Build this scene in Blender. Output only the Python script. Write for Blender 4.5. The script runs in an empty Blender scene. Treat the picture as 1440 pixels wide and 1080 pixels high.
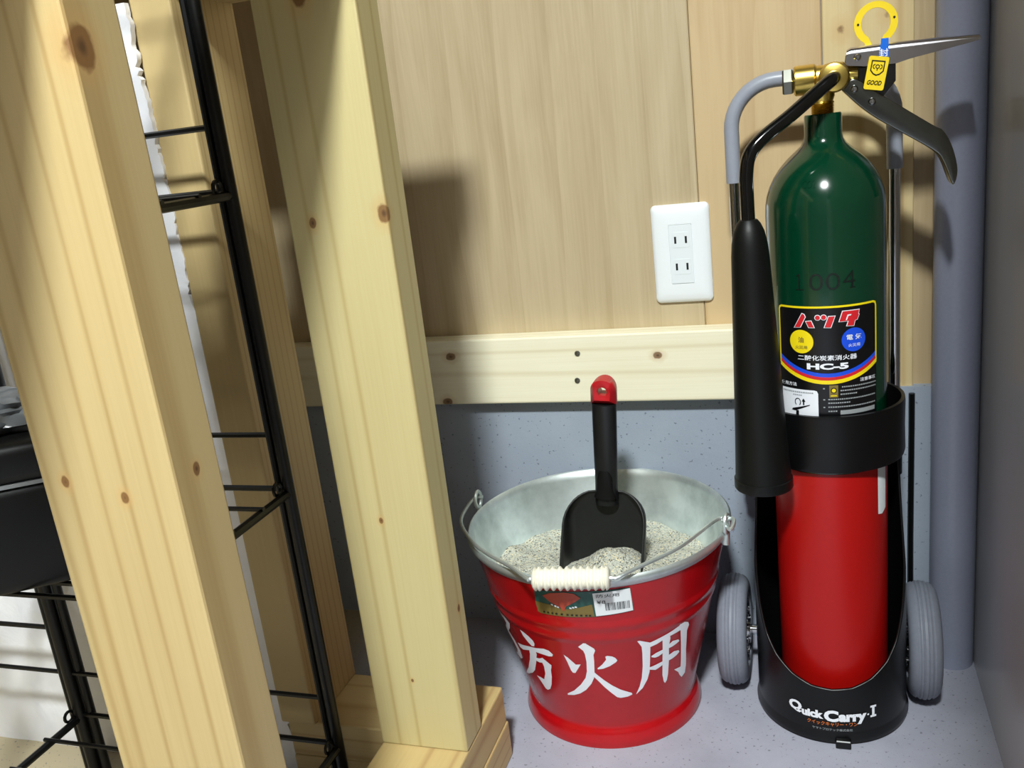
import bpy, bmesh, math, random
from mathutils import Vector, Matrix, noise
random.seed(7)
S = bpy.context.scene
COL = S.collection
# ------------------------------------------------------------------ camera
cam = bpy.data.cameras.new('camera'); camo = bpy.data.objects.new('camera', cam); COL.objects.link(camo)
cam.sensor_width = 36.0; cam.lens = 1273.8 / 1440 * 36; cam.clip_start = 0.01
rt = Vector((0.94753, 0.29870, -0.11387)); up = Vector((0.02314, 0.29119, 0.95639)); bk = Vector((0.31883, -0.90884, 0.26900))
camo.matrix_world = Matrix(((rt.x, up.x, bk.x, 0.15251), (rt.y, up.y, bk.y, -1.11484), (rt.z, up.z, bk.z, 0.68731), (0, 0, 0, 1)))
S.camera = camo
# ------------------------------------------------------------------ light
w = bpy.data.worlds.new('world'); S.world = w; w.use_nodes = True
w.node_tree.nodes['Background'].inputs[0].default_value = (0.9, 0.95, 1, 1)
w.node_tree.nodes['Background'].inputs[1].default_value = 0.0
LAMP = Vector((0.16, -1.80, 2.14))
la = bpy.data.lights.new('ceiling_lamp_offscreen', 'AREA'); la.shape = 'DISK'; la.size = 0.24; la.energy = 80; la.color = (0.94, 1.0, 0.99)
lo = bpy.data.objects.new('ceiling_lamp_offscreen', la); COL.objects.link(lo); lo.location = LAMP
S.view_settings.view_transform = 'Standard'; S.view_settings.look = 'None'; S.view_settings.gamma = 1.0
S.view_settings.use_curve_mapping = False; S.view_settings.exposure = 0.35

# ------------------------------------------------------------------ materials
def lin(c):
    return tuple((v / 255 / 12.92 if v / 255 <= 0.04045 else ((v / 255 + 0.055) / 1.055) ** 2.4) for v in c) + (1.0,)

class NT:
    def __init__(s, name):
        s.m = bpy.data.materials.new(name); s.m.use_nodes = True; s.t = s.m.node_tree
        s.b = s.t.nodes['Principled BSDF']
    def n(s, typ, **k):
        o = s.t.nodes.new(typ)
        for a, v in k.items(): setattr(o, a, v)
        return o
    def l(s, a, b): s.t.links.new(a, b)
    def math(s, op, a, b=None, clamp=False):
        o = s.n('ShaderNodeMath', operation=op); o.use_clamp = clamp
        for i, v in enumerate((a, b)):
            if v is None: continue
            if isinstance(v, (int, float)): o.inputs[i].default_value = v
            else: s.l(v, o.inputs[i])
        return o.outputs[0]
    def mix(s, fac, a, b):
        o = s.n('ShaderNodeMix', data_type='RGBA')
        for i, v in ((0, fac), (6, a), (7, b)):
            if isinstance(v, (int, float, tuple)): o.inputs[i].default_value = v
            else: s.l(v, o.inputs[i])
        return o.outputs[2]
    def ramp(s, x, a, b):
        o = s.n('ShaderNodeMapRange'); s.l(x, o.inputs[0]); o.inputs[1].default_value = a; o.inputs[2].default_value = b
        return o.outputs[0]
    def coord(s, scale=(1, 1, 1), loc=(0, 0, 0)):
        c = s.n('ShaderNodeTexCoord'); m = s.n('ShaderNodeMapping'); s.l(c.outputs['Object'], m.inputs[0])
        m.inputs['Scale'].default_value = scale; m.inputs['Location'].default_value = loc
        return m.outputs[0]
    def noise(s, vec, scale, detail=3, rough=0.5, dist=0):
        o = s.n('ShaderNodeTexNoise'); s.l(vec, o.inputs['Vector']); o.inputs['Scale'].default_value = scale
        o.inputs['Detail'].default_value = detail; o.inputs['Roughness'].default_value = rough; o.inputs['Distortion'].default_value = dist
        return o.outputs['Fac']
    def bump(s, h, strength, dist=0.001):
        o = s.n('ShaderNodeBump'); s.l(h, o.inputs['Height']); o.inputs['Strength'].default_value = strength; o.inputs['Distance'].default_value = dist
        s.l(o.outputs[0], s.b.inputs['Normal'])
    def color(s, c):
        if isinstance(c, tuple): s.b.inputs['Base Color'].default_value = c
        else: s.l(c, s.b.inputs['Base Color'])
    def rough(s, r):
        if isinstance(r, (int, float)): s.b.inputs['Roughness'].default_value = r
        else: s.l(r, s.b.inputs['Roughness'])

def plain(name, rgb, rough=0.5, metal=0.0, coat=0.0, var=0.06, nscale=60, bump=0.0, spec=0.5):
    k = NT(name); k.b.inputs['Specular IOR Level'].default_value = spec; v = k.coord(); nz = k.noise(v, nscale, 3)
    c = lin(rgb); d = tuple(x * (1 - var * 3) for x in c[:3]) + (1,)
    k.color(k.mix(k.ramp(nz, 0.35, 0.75), c, d)); k.rough(rough)
    k.b.inputs['Metallic'].default_value = metal; k.b.inputs['Coat Weight'].default_value = coat
    k.b.inputs['Coat Roughness'].default_value = 0.08
    if bump: k.bump(nz, bump, 0.0006)
    return k.m

def wood(name, light, dark, axis='z', pith=(0.03, 0.05, 0), ring=26, knots=(), contrast=0.55, rough=0.55, stretch=0.05, dist=4.2):
    k = NT(name); ai = 'xyz'.index(axis)
    sc = [1, 1, 1]; sc[ai] = stretch
    v = k.coord(tuple(sc), pith)
    wv = k.n('ShaderNodeTexWave', wave_type='RINGS', rings_direction=axis.upper(), wave_profile='SIN'); k.l(v, wv.inputs['Vector'])
    wv.inputs['Scale'].default_value = ring; wv.inputs['Distortion'].default_value = dist; wv.inputs['Detail'].default_value = 2
    wv.inputs['Detail Scale'].default_value = 0.5; wv.inputs['Detail Roughness'].default_value = 0.45
    line = k.math('POWER', wv.outputs['Fac'], 11.0)
    sf = [1, 1, 1]; sf[ai] = 0.02
    fib = k.noise(k.coord(tuple(sf)), 420, 3, 0.6)
    blo = k.noise(k.coord(tuple(0.25 if i == ai else 1 for i in range(3))), 9, 2)
    f = k.math('ADD', k.math('MULTIPLY', line, contrast), k.math('MULTIPLY', k.math('SUBTRACT', fib, 0.5), 0.45))
    f = k.math('ADD', f, k.math('MULTIPLY', k.math('SUBTRACT', blo, 0.45), 0.6), clamp=True)
    c = k.mix(f, lin(light), lin(dark))
    for (x, y, z, r) in knots:
        tc = k.n('ShaderNodeTexCoord'); sub = k.n('ShaderNodeVectorMath', operation='SUBTRACT'); k.l(tc.outputs['Object'], sub.inputs[0]); sub.inputs[1].default_value = (x, y, z)
        mul = k.n('ShaderNodeVectorMath', operation='MULTIPLY'); k.l(sub.outputs[0], mul.inputs[0])
        mm = [1, 1, 1]; mm[ai] = 0.75; mul.inputs[1].default_value = mm
        ln = k.n('ShaderNodeVectorMath', operation='LENGTH'); k.l(mul.outputs[0], ln.inputs[0])
        wob = k.noise(k.coord(), 130, 2)
        d = k.math('MULTIPLY', ln.outputs['Value'], k.math('ADD', 0.7, k.math('MULTIPLY', wob, 0.6)))
        halo = k.ramp(d, r * 2.4, r * 1.0); core = k.ramp(d, r * 1.12, r * 0.85); eye = k.ramp(d, r * 0.5, r * 0.15)
        c = k.mix(k.math('MULTIPLY', halo, 0.35), c, lin((196, 150, 88)))
        c = k.mix(k.math('MULTIPLY', core, 0.85), c, lin((112, 72, 34)))
        c = k.mix(k.math('MULTIPLY', eye, 0.7), c, lin((60, 36, 18)))
    k.color(c); k.rough(rough); k.bump(fib, 0.15, 0.0006)
    return k.m

def plywood(name, light, dark, ph):
    k = NT(name)
    v = k.coord((1, 1, 0.09), (ph, 0, ph))
    a = k.noise(v, 46, 5, 0.6, 0.6); b = k.noise(k.coord((1, 1, 0.015), (ph, 0, 0)), 330, 2)
    g = k.noise(k.coord((1, 1, 0.3), (ph, 0, 2 * ph)), 5, 2)
    wv = k.n('ShaderNodeTexWave', wave_type='BANDS', bands_direction='X', wave_profile='SAW'); k.l(k.coord((1, 1, 0.10), (ph, 0, 0)), wv.inputs['Vector'])
    wv.inputs['Scale'].default_value = 5; wv.inputs['Distortion'].default_value = 6; wv.inputs['Detail'].default_value = 3; wv.inputs['Detail Scale'].default_value = 1.6
    f = k.math('ADD', k.math('MULTIPLY', k.math('SUBTRACT', a, 0.4), 1.3), k.math('MULTIPLY', k.math('SUBTRACT', b, 0.5), 0.5))
    f = k.math('ADD', f, k.math('MULTIPLY', k.math('SUBTRACT', g, 0.5), 0.9))
    f = k.math('ADD', f, k.math('MULTIPLY', k.math('POWER', wv.outputs['Fac'], 4), 0.25), clamp=True)
    k.color(k.mix(f, lin(light), lin(dark))); k.rough(0.5); k.bump(b, 0.12, 0.0005)
    return k.m

def concrete(name, base, dark, speck, spk_scale=150, thr=0.66, dust=False):
    k = NT(name); v = k.coord()
    a = k.noise(v, 7, 5, 0.6); b = k.noise(v, spk_scale, 2, 0.4); f = k.noise(v, 600, 2)
    c = k.mix(k.ramp(a, 0.35, 0.7), lin(base), lin(dark))
    c = k.mix(k.math('MULTIPLY', k.math('SUBTRACT', f, 0.4), 0.25, clamp=True), c, lin(speck))
    if dust:      # beige dust lying under the rack
        sx = k.n('ShaderNodeSeparateXYZ'); k.l(v, sx.inputs[0])
        c = k.mix(k.ramp(k.math('ADD', sx.outputs[0], k.math('MULTIPLY', a, 0.12)), -0.36, -0.46), c, lin((178, 164, 134)))
    c = k.mix(k.math('MULTIPLY', k.ramp(b, thr, thr + 0.05), 0.75), c, lin(speck))
    k.color(c); k.rough(0.6); k.bump(k.noise(v, 90, 4), 0.18, 0.002)
    return k.m

PINE = (192, 169, 120); PINED = (160, 130, 78)
M = {}
M['plyA'] = plywood('plywood_tan', (194, 176, 142), (160, 138, 102), 0.3)
M['plyB'] = plywood('plywood_warm', (202, 176, 134), (178, 144, 102), 1.7)
M['plyC'] = plywood('plywood_pale', (198, 176, 138), (168, 142, 102), 2.9)
M['conc'] = concrete('painted_concrete', (163, 173, 187), (152, 162, 177), (90, 98, 110), 210, 0.66)
M['floor'] = concrete('floor_concrete', (170, 171, 184), (152, 153, 166), (104, 104, 110), 240, 0.66, True)
M['plaster'] = plain('plaster', (66, 62, 58), 0.8, var=0.02, nscale=20)
M['red'] = plain('red_enamel', (172, 10, 18), 0.24, coat=0.25, spec=0.4, var=0.03)
M['redcyl'] = plain('red_paint', (170, 14, 10), 0.36, coat=0.1, spec=0.35, var=0.02, nscale=300)
M['green'] = plain('green_enamel', (3, 52, 32), 0.16, coat=0.7, var=0.04, nscale=150)
M['darkgreen'] = plain('dark_green_stencil', (0, 12, 8), 0.5)
M['black'] = plain('black_plastic', (9, 9, 10), 0.34, spec=0.35, var=0.03, nscale=300, bump=0.02)
M['blacksatin'] = plain('black_rubbery_plastic', (10, 11, 10), 0.46, spec=0.3, var=0.03, nscale=400, bump=0.06)
M['blackgloss'] = plain('black_gloss_paint', (10, 10, 11), 0.12, coat=0.5)
M['blackwire'] = plain('black_coated_steel', (10, 11, 11), 0.36, spec=0.35)
M['chrome'] = plain('chrome', (205, 205, 208), 0.10, 1.0, var=0.02)
M['darkchrome'] = plain('dark_polished_steel', (120, 122, 118), 0.2, 1.0, var=0.04)
M['brass'] = plain('brass', (226, 196, 104), 0.3, 1.0, var=0.04)
M['chrome2'] = plain('polished_chrome', (200, 196, 200), 0.22, 1.0, var=0.02)
M['nickel'] = plain('dull_nickel', (150, 150, 140), 0.35, 1.0, var=0.04)
M['greygrip'] = plain('grey_vinyl_sleeve', (150, 154, 166), 0.38, coat=0.2, var=0.02)
M['tyre'] = plain('grey_rubber', (128, 132, 144), 0.55, var=0.03, nscale=200)
M['pvc'] = plain('grey_pvc', (150, 154, 174), 0.36, var=0.02, nscale=300)
M['white'] = plain('white_plastic', (240, 244, 246), 0.3, var=0.0)
M['whiteins'] = plain('white_socket_plastic', (232, 238, 240), 0.35, var=0.0)
M['slot'] = plain('slot_dark', (14, 14, 16), 0.8)
M['ivory'] = plain('ivory_plastic', (240, 236, 218), 0.4, var=0.01)
M['yellow'] = plain('yellow_plastic', (238, 206, 30), 0.4, var=0.01)
M['yprint'] = plain('yellow_print', (240, 214, 24), 0.35, var=0.0)
M['bprint'] = plain('blue_print', (28, 78, 214), 0.35, var=0.0)
M['rprint'] = plain('red_print', (205, 36, 44), 0.35, var=0.0)
M['wprint'] = plain('white_print', (236, 238, 244), 0.35, var=0.0)
M['kprint'] = plain('black_print', (12, 12, 14), 0.3, var=0.0)
M['oprint'] = plain('orange_print', (216, 112, 40), 0.4, var=0.0)
M['gprint'] = plain('grey_print', (150, 154, 156), 0.4, var=0.0)
M['goldprint'] = plain('gold_print', (126, 108, 52), 0.4, var=0.02)
M['tealprint'] = plain('teal_print', (34, 88, 80), 0.4, var=0.02)
M['coral'] = plain('coral_print', (188, 74, 52), 0.4, var=0.02)
M['bag'] = plain('grey_bag_plastic', (84, 86, 88), 0.3, var=0.05)
M['scoop'] = plain('dusty_black_plastic', (26, 27, 26), 0.5, var=0.08, nscale=90)
M['handle'] = plain('dark_grey_handle', (22, 23, 24), 0.38)
M['tape'] = plain('blue_tape', (20, 104, 214), 0.35, var=0.01)
M['capred'] = plain('red_cap_plastic', (182, 26, 34), 0.35, var=0.02)
def galv():
    k = NT('galvanised_steel'); v = k.coord(); a = k.noise(v, 26, 4, 0.6)
    k.color(k.mix(k.ramp(a, 0.35, 0.7), lin((228, 236, 234)), lin((188, 198, 196)))); k.rough(k.math('ADD', 0.34, k.math('MULTIPLY', a, 0.2)))
    k.b.inputs['Metallic'].default_value = 0.85
    return k.m
M['galv'] = galv()
def steelwall():
    k = NT('satin_steel_panel'); v = k.coord((1, 1, 0.04)); a = k.noise(v, 500, 2)
    k.color(k.mix(a, lin((186, 184, 180)), lin((178, 176, 172)))); k.rough(0.22); k.b.inputs['IOR'].default_value = 1.6
    k.bump(k.noise(k.coord(), 9, 2), 0.05, 0.002)
    return k.m
M['steel'] = steelwall()
def sandm():
    k = NT('coarse_sand'); v = k.coord()
    vo = k.n('ShaderNodeTexVoronoi'); k.l(v, vo.inputs['Vector']); vo.inputs['Scale'].default_value = 640
    sp = k.n('ShaderNodeSeparateColor'); k.l(vo.outputs['Color'], sp.inputs[0])
    c = k.mix(sp.outputs[0], lin((208, 208, 194)), lin((166, 168, 156)))
    c = k.mix(k.ramp(sp.outputs[1], 0.84, 0.88), c, lin((104, 104, 98)))
    c = k.mix(k.ramp(sp.outputs[2], 0.86, 0.9), c, lin((226, 214, 178)))
    k.color(c); k.rough(0.8); k.bump(vo.outputs['Distance'], 0.7, 0.0015)
    return k.m
M['sand'] = sandm()
def sheetm():
    k = NT('white_sheet'); v = k.coord(); a = k.noise(v, 14, 4, 0.55, 1.2)
    k.color(k.mix(k.ramp(a, 0.3, 0.8), lin((252, 252, 255)), lin((240, 240, 248)))); k.rough(0.45); k.bump(a, 0.35, 0.006)
    return k.m
M['sheet'] = sheetm()

# ------------------------------------------------------------------ geometry helpers
ORG = {}
def setp(o, label=None, cat=None, group=None, kind=None):
    for a, v in (('label', label), ('category', cat), ('group', group), ('kind', kind)):
        if v: o[a] = v
    return o
def thing(name, loc, label, cat, group=None):
    o = bpy.data.objects.new(name, None); COL.objects.link(o); o.location = loc; o.empty_display_size = 0.05
    ORG[o] = Vector(loc); return setp(o, label, cat, group)
def obj(name, bm, mat, parent=None, org=None, smooth=True, angle=40):
    """bm holds world coordinates; the object's origin goes to org (default: the parent's origin)."""
    base = ORG[parent] if parent else Vector((0, 0, 0))
    o3 = Vector(org) if org is not None else base.copy()
    bmesh.ops.recalc_face_normals(bm, faces=bm.faces)
    bmesh.ops.translate(bm, verts=bm.verts, vec=-o3)
    me = bpy.data.meshes.new(name)
    for fc in bm.faces: fc.smooth = smooth
    if smooth:
        ca = math.radians(angle)
        for e in bm.edges:
            if len(e.link_faces) == 2 and e.calc_face_angle(0) > ca: e.smooth = False
    bm.to_mesh(me); bm.free()
    me.materials.append(M[mat] if isinstance(mat, str) else mat)
    o = bpy.data.objects.new(name, me); COL.objects.link(o)
    if parent: o.parent = parent
    o.location = o3 - base; ORG[o] = o3
    return o
def BM(): return bmesh.new()
def box(bm, x0, x1, y0, y1, z0, z1, bev=0.0, seg=1, mat4=None):
    r = bmesh.ops.create_cube(bm, size=1.0)
    vs = r['verts']
    for v in vs: v.co = Vector(((x0 + x1) / 2 + v.co.x * (x1 - x0), (y0 + y1) / 2 + v.co.y * (y1 - y0), (z0 + z1) / 2 + v.co.z * (z1 - z0)))
    if bev:
        es = {e for v in vs for e in v.link_edges}
        out = bmesh.ops.bevel(bm, geom=list(es), offset=bev, segments=seg, affect='EDGES', profile=0.5)
        vs = list({v for f_ in out['faces'] for v in f_.verts} | {v for v in vs if v.is_valid})
    if mat4 is not None:
        for v in vs: v.co = mat4 @ v.co
    return bm
def frames(pts):
    n = len(pts); T = [(pts[min(i + 1, n - 1)] - pts[max(i - 1, 0)]).normalized() for i in range(n)]
    a = Vector((0, 0, 1)) if abs(T[0].z) < 0.9 else Vector((1, 0, 0))
    N = [(a - T[0] * a.dot(T[0])).normalized()]
    for i in range(1, n):
        q = T[i - 1].rotation_difference(T[i]); v = q @ N[-1]; N.append((v - T[i] * v.dot(T[i])).normalized())
    return T, N
def tube(bm, pts, r, seg=10, cap=True, closed=False):
    pts = [Vector(p) for p in pts]; T, N = frames(pts); rings = []
    for i, p in enumerate(pts):
        B = T[i].cross(N[i]); rr = r[i] if isinstance(r, (list, tuple)) else r
        rings.append([bm.verts.new(p + (N[i] * math.cos(2 * math.pi * k / seg) + B * math.sin(2 * math.pi * k / seg)) * rr) for k in range(seg)])
    m = len(rings)
    for i in range(m if closed else m - 1):
        a, b = rings[i], rings[(i + 1) % m]
        for k in range(seg): bm.faces.new((a[k], a[(k + 1) % seg], b[(k + 1) % seg], b[k]))
    if cap and not closed:
        bm.faces.new(rings[0][::-1]); bm.faces.new(rings[-1])
    return bm
def spline(pts, n=8):
    P = [Vector(p) for p in pts]; out = []
    for i in range(len(P) - 1):
        p0, p1, p2, p3 = P[max(i - 1, 0)], P[i], P[i + 1], P[min(i + 2, len(P) - 1)]
        for k in range(n):
            t = k / n
            out.append(0.5 * ((2 * p1) + (p2 - p0) * t + (2 * p0 - 5 * p1 + 4 * p2 - p3) * t * t + (3 * p1 - p0 - 3 * p2 + p3) * t ** 3))
    out.append(P[-1]); return out
def lathe(bm, prof, c, axis='z', seg=48, closed=False):
    """prof: (radius, height along axis)."""
    c = Vector(c); rings = []
    for r, h in prof:
        ring = []
        for k in range(seg):
            a = 2 * math.pi * k / seg; u, v = r * math.cos(a), r * math.sin(a)
            p = {'z': Vector((u, v, h)), 'x': Vector((h, u, v)), 'y': Vector((u, h, v))}[axis]
            ring.append(bm.verts.new(c + p))
            if r < 1e-6: break
        rings.append(ring)
    m = len(rings)
    for i in range(m if closed else m - 1):
        a, b = rings[i], rings[(i + 1) % m]
        for k in range(seg):
            k2 = (k + 1) % seg
            if len(a) == 1 and len(b) == 1: break
            if len(a) == 1: bm.faces.new((a[0], b[k2], b[k]))
            elif len(b) == 1: bm.faces.new((a[k], a[k2], b[0]))
            else: bm.faces.new((a[k], a[k2], b[k2], b[k]))
    return bm
def extrude_xz(bm, poly, y0, y1, bev=0.0):
    vs = [bm.verts.new((x, y0, z)) for x, z in poly]; f = bm.faces.new(vs)
    r = bmesh.ops.extrude_face_region(bm, geom=[f]); nv = [g for g in r['geom'] if isinstance(g, bmesh.types.BMVert)]
    bmesh.ops.translate(bm, verts=nv, vec=(0, y1 - y0, 0))
    if bev:
        es = [e for e in bm.edges if abs(e.verts[0].co.y - e.verts[1].co.y) < 1e-6]
        bmesh.ops.bevel(bm, geom=es, offset=bev, segments=2, affect='EDGES', profile=0.5)
    return bm
def fill2d(polys):
    bm = BM()
    for p in polys:
        vs = [bm.verts.new((x * 1000, y * 1000, 0)) for x, y in p]
        bm.faces.new(vs)
    bm.normal_update()
    bmesh.ops.triangulate(bm, faces=bm.faces, ngon_method='EAR_CLIP')
    for v in bm.verts: v.co *= 0.001
    return bm
def refine(bm, L):
    for _ in range(7):
        es = [e for e in bm.edges if e.calc_length() > L]
        if not es: break
        bmesh.ops.subdivide_edges(bm, edges=es, cuts=1); bmesh.ops.triangulate(bm, faces=[f for f in bm.faces if len(f.verts) > 3])
    return bm
def mapv(bm, fn):
    for v in bm.verts: v.co = Vector(fn(v.co.x, v.co.y))
    return bm
def cylmap(cx, cy, R, e):
    def fn(u, v):
        a = u / R; return (cx + (R + e) * math.sin(a), cy - (R + e) * math.cos(a), v)
    return fn
def offset_poly(p, d):
    n = len(p); area = sum(p[i][0] * p[(i + 1) % n][1] - p[(i + 1) % n][0] * p[i][1] for i in range(n)); s = 1 if area > 0 else -1
    out = []
    for i in range(n):
        a, b, c = Vector(p[i - 1]), Vector(p[i]), Vector(p[(i + 1) % n])
        n1 = Vector(((b - a).y, -(b - a).x)).normalized() * s; n2 = Vector(((c - b).y, -(c - b).x)).normalized() * s
        m = n1 + n2
        m = m / max(m.length_squared, 0.5) * 2 * 0.5 * 2 if m.length_squared > 1e-6 else n1
        m = m if m.length < 1.6 else m.normalized() * 1.6
        out.append((b.x + m.x * d, b.y + m.y * d))
    return out
def circle2d(x, y, rx, ry=None, n=28):
    ry = ry or rx
    return [(x + rx * math.cos(2 * math.pi * k / n), y + ry * math.sin(2 * math.pi * k / n)) for k in range(n)]
def text2d(s, x0, x1, y0, y1, bold=0.0, shear=0.0):
    """glyph outlines of s fitted to a rectangle, as a flat bmesh"""
    cu = bpy.data.curves.new('t', 'FONT'); cu.body = s; cu.offset = bold; cu.shear = shear; cu.resolution_u = 3; cu.size = 1.0
    o = bpy.data.objects.new('t', cu); COL.objects.link(o)
    dg = bpy.context.evaluated_depsgraph_get(); dg.update()
    me = bpy.data.meshes.new_from_object(o.evaluated_get(dg)); bm = BM(); bm.from_mesh(me)
    bpy.data.objects.remove(o); bpy.data.meshes.remove(me); bpy.data.curves.remove(cu)
    if bm.verts:
        xs = [v.co.x for v in bm.verts]; ys = [v.co.y for v in bm.verts]
        a, b, c, d = min(xs), max(xs), min(ys), max(ys)
        for v in bm.verts:
            v.co = Vector((x0 + (v.co.x - a) / max(b - a, 1e-6) * (x1 - x0), y0 + (v.co.y - c) / max(d - c, 1e-6) * (y1 - y0), 0))
    return bm
def join(bms):
    out = BM()
    for b in bms:
        me = bpy.data.meshes.new('j'); b.to_mesh(me); b.free(); out.from_mesh(me); bpy.data.meshes.remove(me)
    return out
def interp(t, xs):
    for i in range(len(xs) - 1):
        if t <= xs[i + 1][0]:
            (a, u), (b, v) = xs[i], xs[i + 1]; k = max(0, (t - a) / (b - a)); return u + (v - u) * k
    return xs[-1][1]

# ------------------------------------------------------------------ the setting
RX = 0.326        # inner face of the right wall
def struct(name, bm, mat, smooth=False): return setp(obj(name, bm, mat, smooth=smooth), kind='structure')
bm = BM(); box(bm, -1.5, RX + 0.1, -3.1, 0.1, -0.1, 0.0); struct('floor', bm, 'floor')['label'] = 'pale grey concrete floor'
bm = BM(); box(bm, -1.5, RX + 0.1, -3.1, 0.1, 2.3, 2.4); struct('ceiling', bm, 'plaster')
bm = BM(); box(bm, -1.6, -1.5, -3.1, 0.1, 0, 2.3); struct('wall_left', bm, 'plaster')
bm = BM(); box(bm, -1.5, RX, -3.2, -3.1, 0, 2.3); struct('wall_front', bm, 'plaster')
bm = BM(); box(bm, RX, RX + 0.1, -3.1, 0.1, 0, 2.3); struct('wall_right', bm, 'steel')['label'] = 'satin grey metal wall panel reflecting the corner'
bm = BM(); box(bm, -1.5, RX, -0.010, 0.1, 0, 0.345); box(bm, -1.5, RX, 0.012, 0.1, 0.345, 2.3)
wb = struct('wall_back', bm, 'conc'); wb['label'] = 'wood panelled wall above a blue grey concrete base'
def pan(x0, x1, z0, z1, y0, y1, mat, name='plywood_panel'):
    bm = BM(); box(bm, x0, x1, y0, y1, z0, z1, 0.0012); return obj(name, bm, mat, wb, org=((x0 + x1) / 2, y0, z0), smooth=False)
pan(-1.498, 0.0232, 0.338, 2.298, 0.0, 0.012, 'plyA'); pan(0.0238, 0.1660, 0.338, 2.298, 0.0, 0.012, 'plyB'); pan(0.2590, RX - 0.001, 0.338, 2.298, 0.002, 0.012, 'plyC')
M['board'] = wood('pine_board', (212, 190, 142), (184, 152, 102), 'z', (0.05, 0.09, 0), 14, knots=((-0.027, -0.006, 0.411, 0.0065), (0.0195, -0.006, 0.4205, 0.006), (0.047, -0.006, 0.06, 0.004)))
pan(0.1668, 0.2595, 0.338, 2.298, -0.006, 0.012, 'board', 'vertical_board')
M['plank'] = wood('pine_plank', (246, 240, 212), (220, 204, 164), 'x', (0, 0.09, 0.02), 26, knots=((0.377, -0.015, 0.0225, 0.005), (0.364, -0.015, -0.040, 0.005), (0.653, -0.015, 0.015, 0.0042)), contrast=0.45, stretch=0.04)
bm = BM(); box(bm, -1.49, 0.1662, -0.030, 0.0, 0.339, 0.4285, 0.0025, 2)
pk = obj('plank', bm, 'plank', wb, org=(-0.6865, -0.015, 0.3835), smooth=False)
for (x, z) in ((-0.1355, 0.4047), (-0.139, 0.3688)):
    bm = BM(); lathe(bm, [(0, -0.0312), (0.0012, -0.0306), (0.0014, -0.0312), (0.0036, -0.0310), (0.0038, -0.0296), (0, -0.029)], (x, 0, z), 'y', 16); obj('screw', bm, 'nickel', pk)
    # cross recess is the dished centre of the screw head

# lamp above and behind the viewer
lt = thing('ceiling_lamp', LAMP + Vector((0, 0, 0.0)), 'round white ceiling lamp hanging on a short stem', 'lamp')
bm = BM(); lathe(bm, [(0, 0.05), (0.05, 0.05), (0.15, 0.012), (0.155, 0.004), (0.15, 0.004), (0.05, 0.042), (0, 0.042)], LAMP, 'z', 32); obj('lamp_shade', bm, 'white', lt)
bm = BM(); tube(bm, [LAMP + Vector((0, 0, 0.045)), LAMP + Vector((0, 0, 0.165))], 0.008); obj('stem', bm, 'white', lt)
lo.parent = lt; lo.location = (0, 0, 0)

# unseen cupboard-shaped block, added to shade the pipe and the metal wall
cb = thing('shade_block', (0.282, -0.93, 0.93), 'unseen grey block added on the metal wall to shade the pipe corner', 'blocker')
bm = BM(); box(bm, 0.250, RX, -1.20, -0.66, 0.93, 1.75, 0.003); obj('shade_block_body', bm, 'plaster', cb, smooth=False)
for y0, y1 in ((-1.197, -0.932), (-0.928, -0.663)):
    bm = BM(); box(bm, 0.236, 0.250, y0, y1, 0.933, 1.747, 0.002); d_ = obj('shade_block_door', bm, 'plaster', cb, smooth=False)
    yk = y1 - 0.03 if y0 < -1.0 else y0 + 0.03
    bm = BM(); lathe(bm, [(0, 0.214), (0.009, 0.214), (0.011, 0.220), (0.006, 0.228), (0.006, 0.237), (0, 0.237)], (0, yk, 1.05), 'x', 16); obj('knob', bm, 'nickel', d_)

# ------------------------------------------------------------------ timber frame
tf = thing('timber_frame', (-0.2375, -0.40, 0), 'yellow pine stud frame with thick posts standing on doubled floor timbers', 'wooden frame')
XL, XR = -0.286, -0.190
def timber(name, x0, x1, y0, y1, z0, z1, mat, bev=0.002):
    bm = BM(); box(bm, x0, x1, y0, y1, z0, z1, bev, 2)
    return obj(name, bm, mat, tf, org=((x0 + x1) / 2, (y0 + y1) / 2, (z0 + z1) / 2), smooth=False)
BZ = 0.842
pc = lambda x, y, z, c, r: (x - c[0], y - c[1], z - c[2], r)
c1 = ((XL + XR) / 2, -0.7035, (0.09 + BZ) / 2); c2 = ((XL + XR) / 2, -0.3835, (0.09 + BZ) / 2)
M['post1'] = wood('pine_post_a', PINE, PINED, 'z', (0.035, 0.028, 0), 17, knots=(pc(-0.1905, -0.7158, 0.752, c1, 0.0085), pc(-0.268, -0.725, 0.5197, c1, 0.003), pc(-0.2275, -0.725, 0.510, c1, 0.003), pc(-0.190, -0.704, 0.5198, c1, 0.003)))
M['post2'] = wood('pine_post_b', (196, 182, 132), (168, 144, 90), 'z', (-0.02, 0.04, 0), 15, knots=(pc(-0.193, -0.405, 0.6313, c2, 0.006), pc(-0.2624, -0.405, 0.6284, c2, 0.0036), pc(-0.2441, -0.405, 0.3447, c2, 0.0024), pc(-0.239, -0.405, 0.1694, c2, 0.0016), pc(-0.190, -0.377, 0.238, c2, 0.003), pc(-0.240, -0.405, 0.812, c2, 0.007)))
M['post3'] = wood('pine_post_c', (192, 169, 120), (160, 130, 78), 'z', (0.0, 0.16, 0), 30)
M['beamy'] = wood('pine_sleeper', (192, 168, 116), (158, 124, 78), 'y', (0.03, 0, 0.03), 17)
M['beamy2'] = wood('pine_sleeper_lower', (192, 168, 116), (158, 124, 78), 'y', (-0.04, 0, 0.05), 19)
M['beamx'] = wood('pine_plate', (192, 169, 120), (160, 130, 78), 'x', (0, 0.03, 0.04), 17)
timber('post', XL, XR, -0.725, -0.684, 0.088, BZ, 'post1').rotation_euler.y = -0.010
timber('post', XL, XR, -0.405, -0.362, 0.09, BZ, 'post2')
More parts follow.
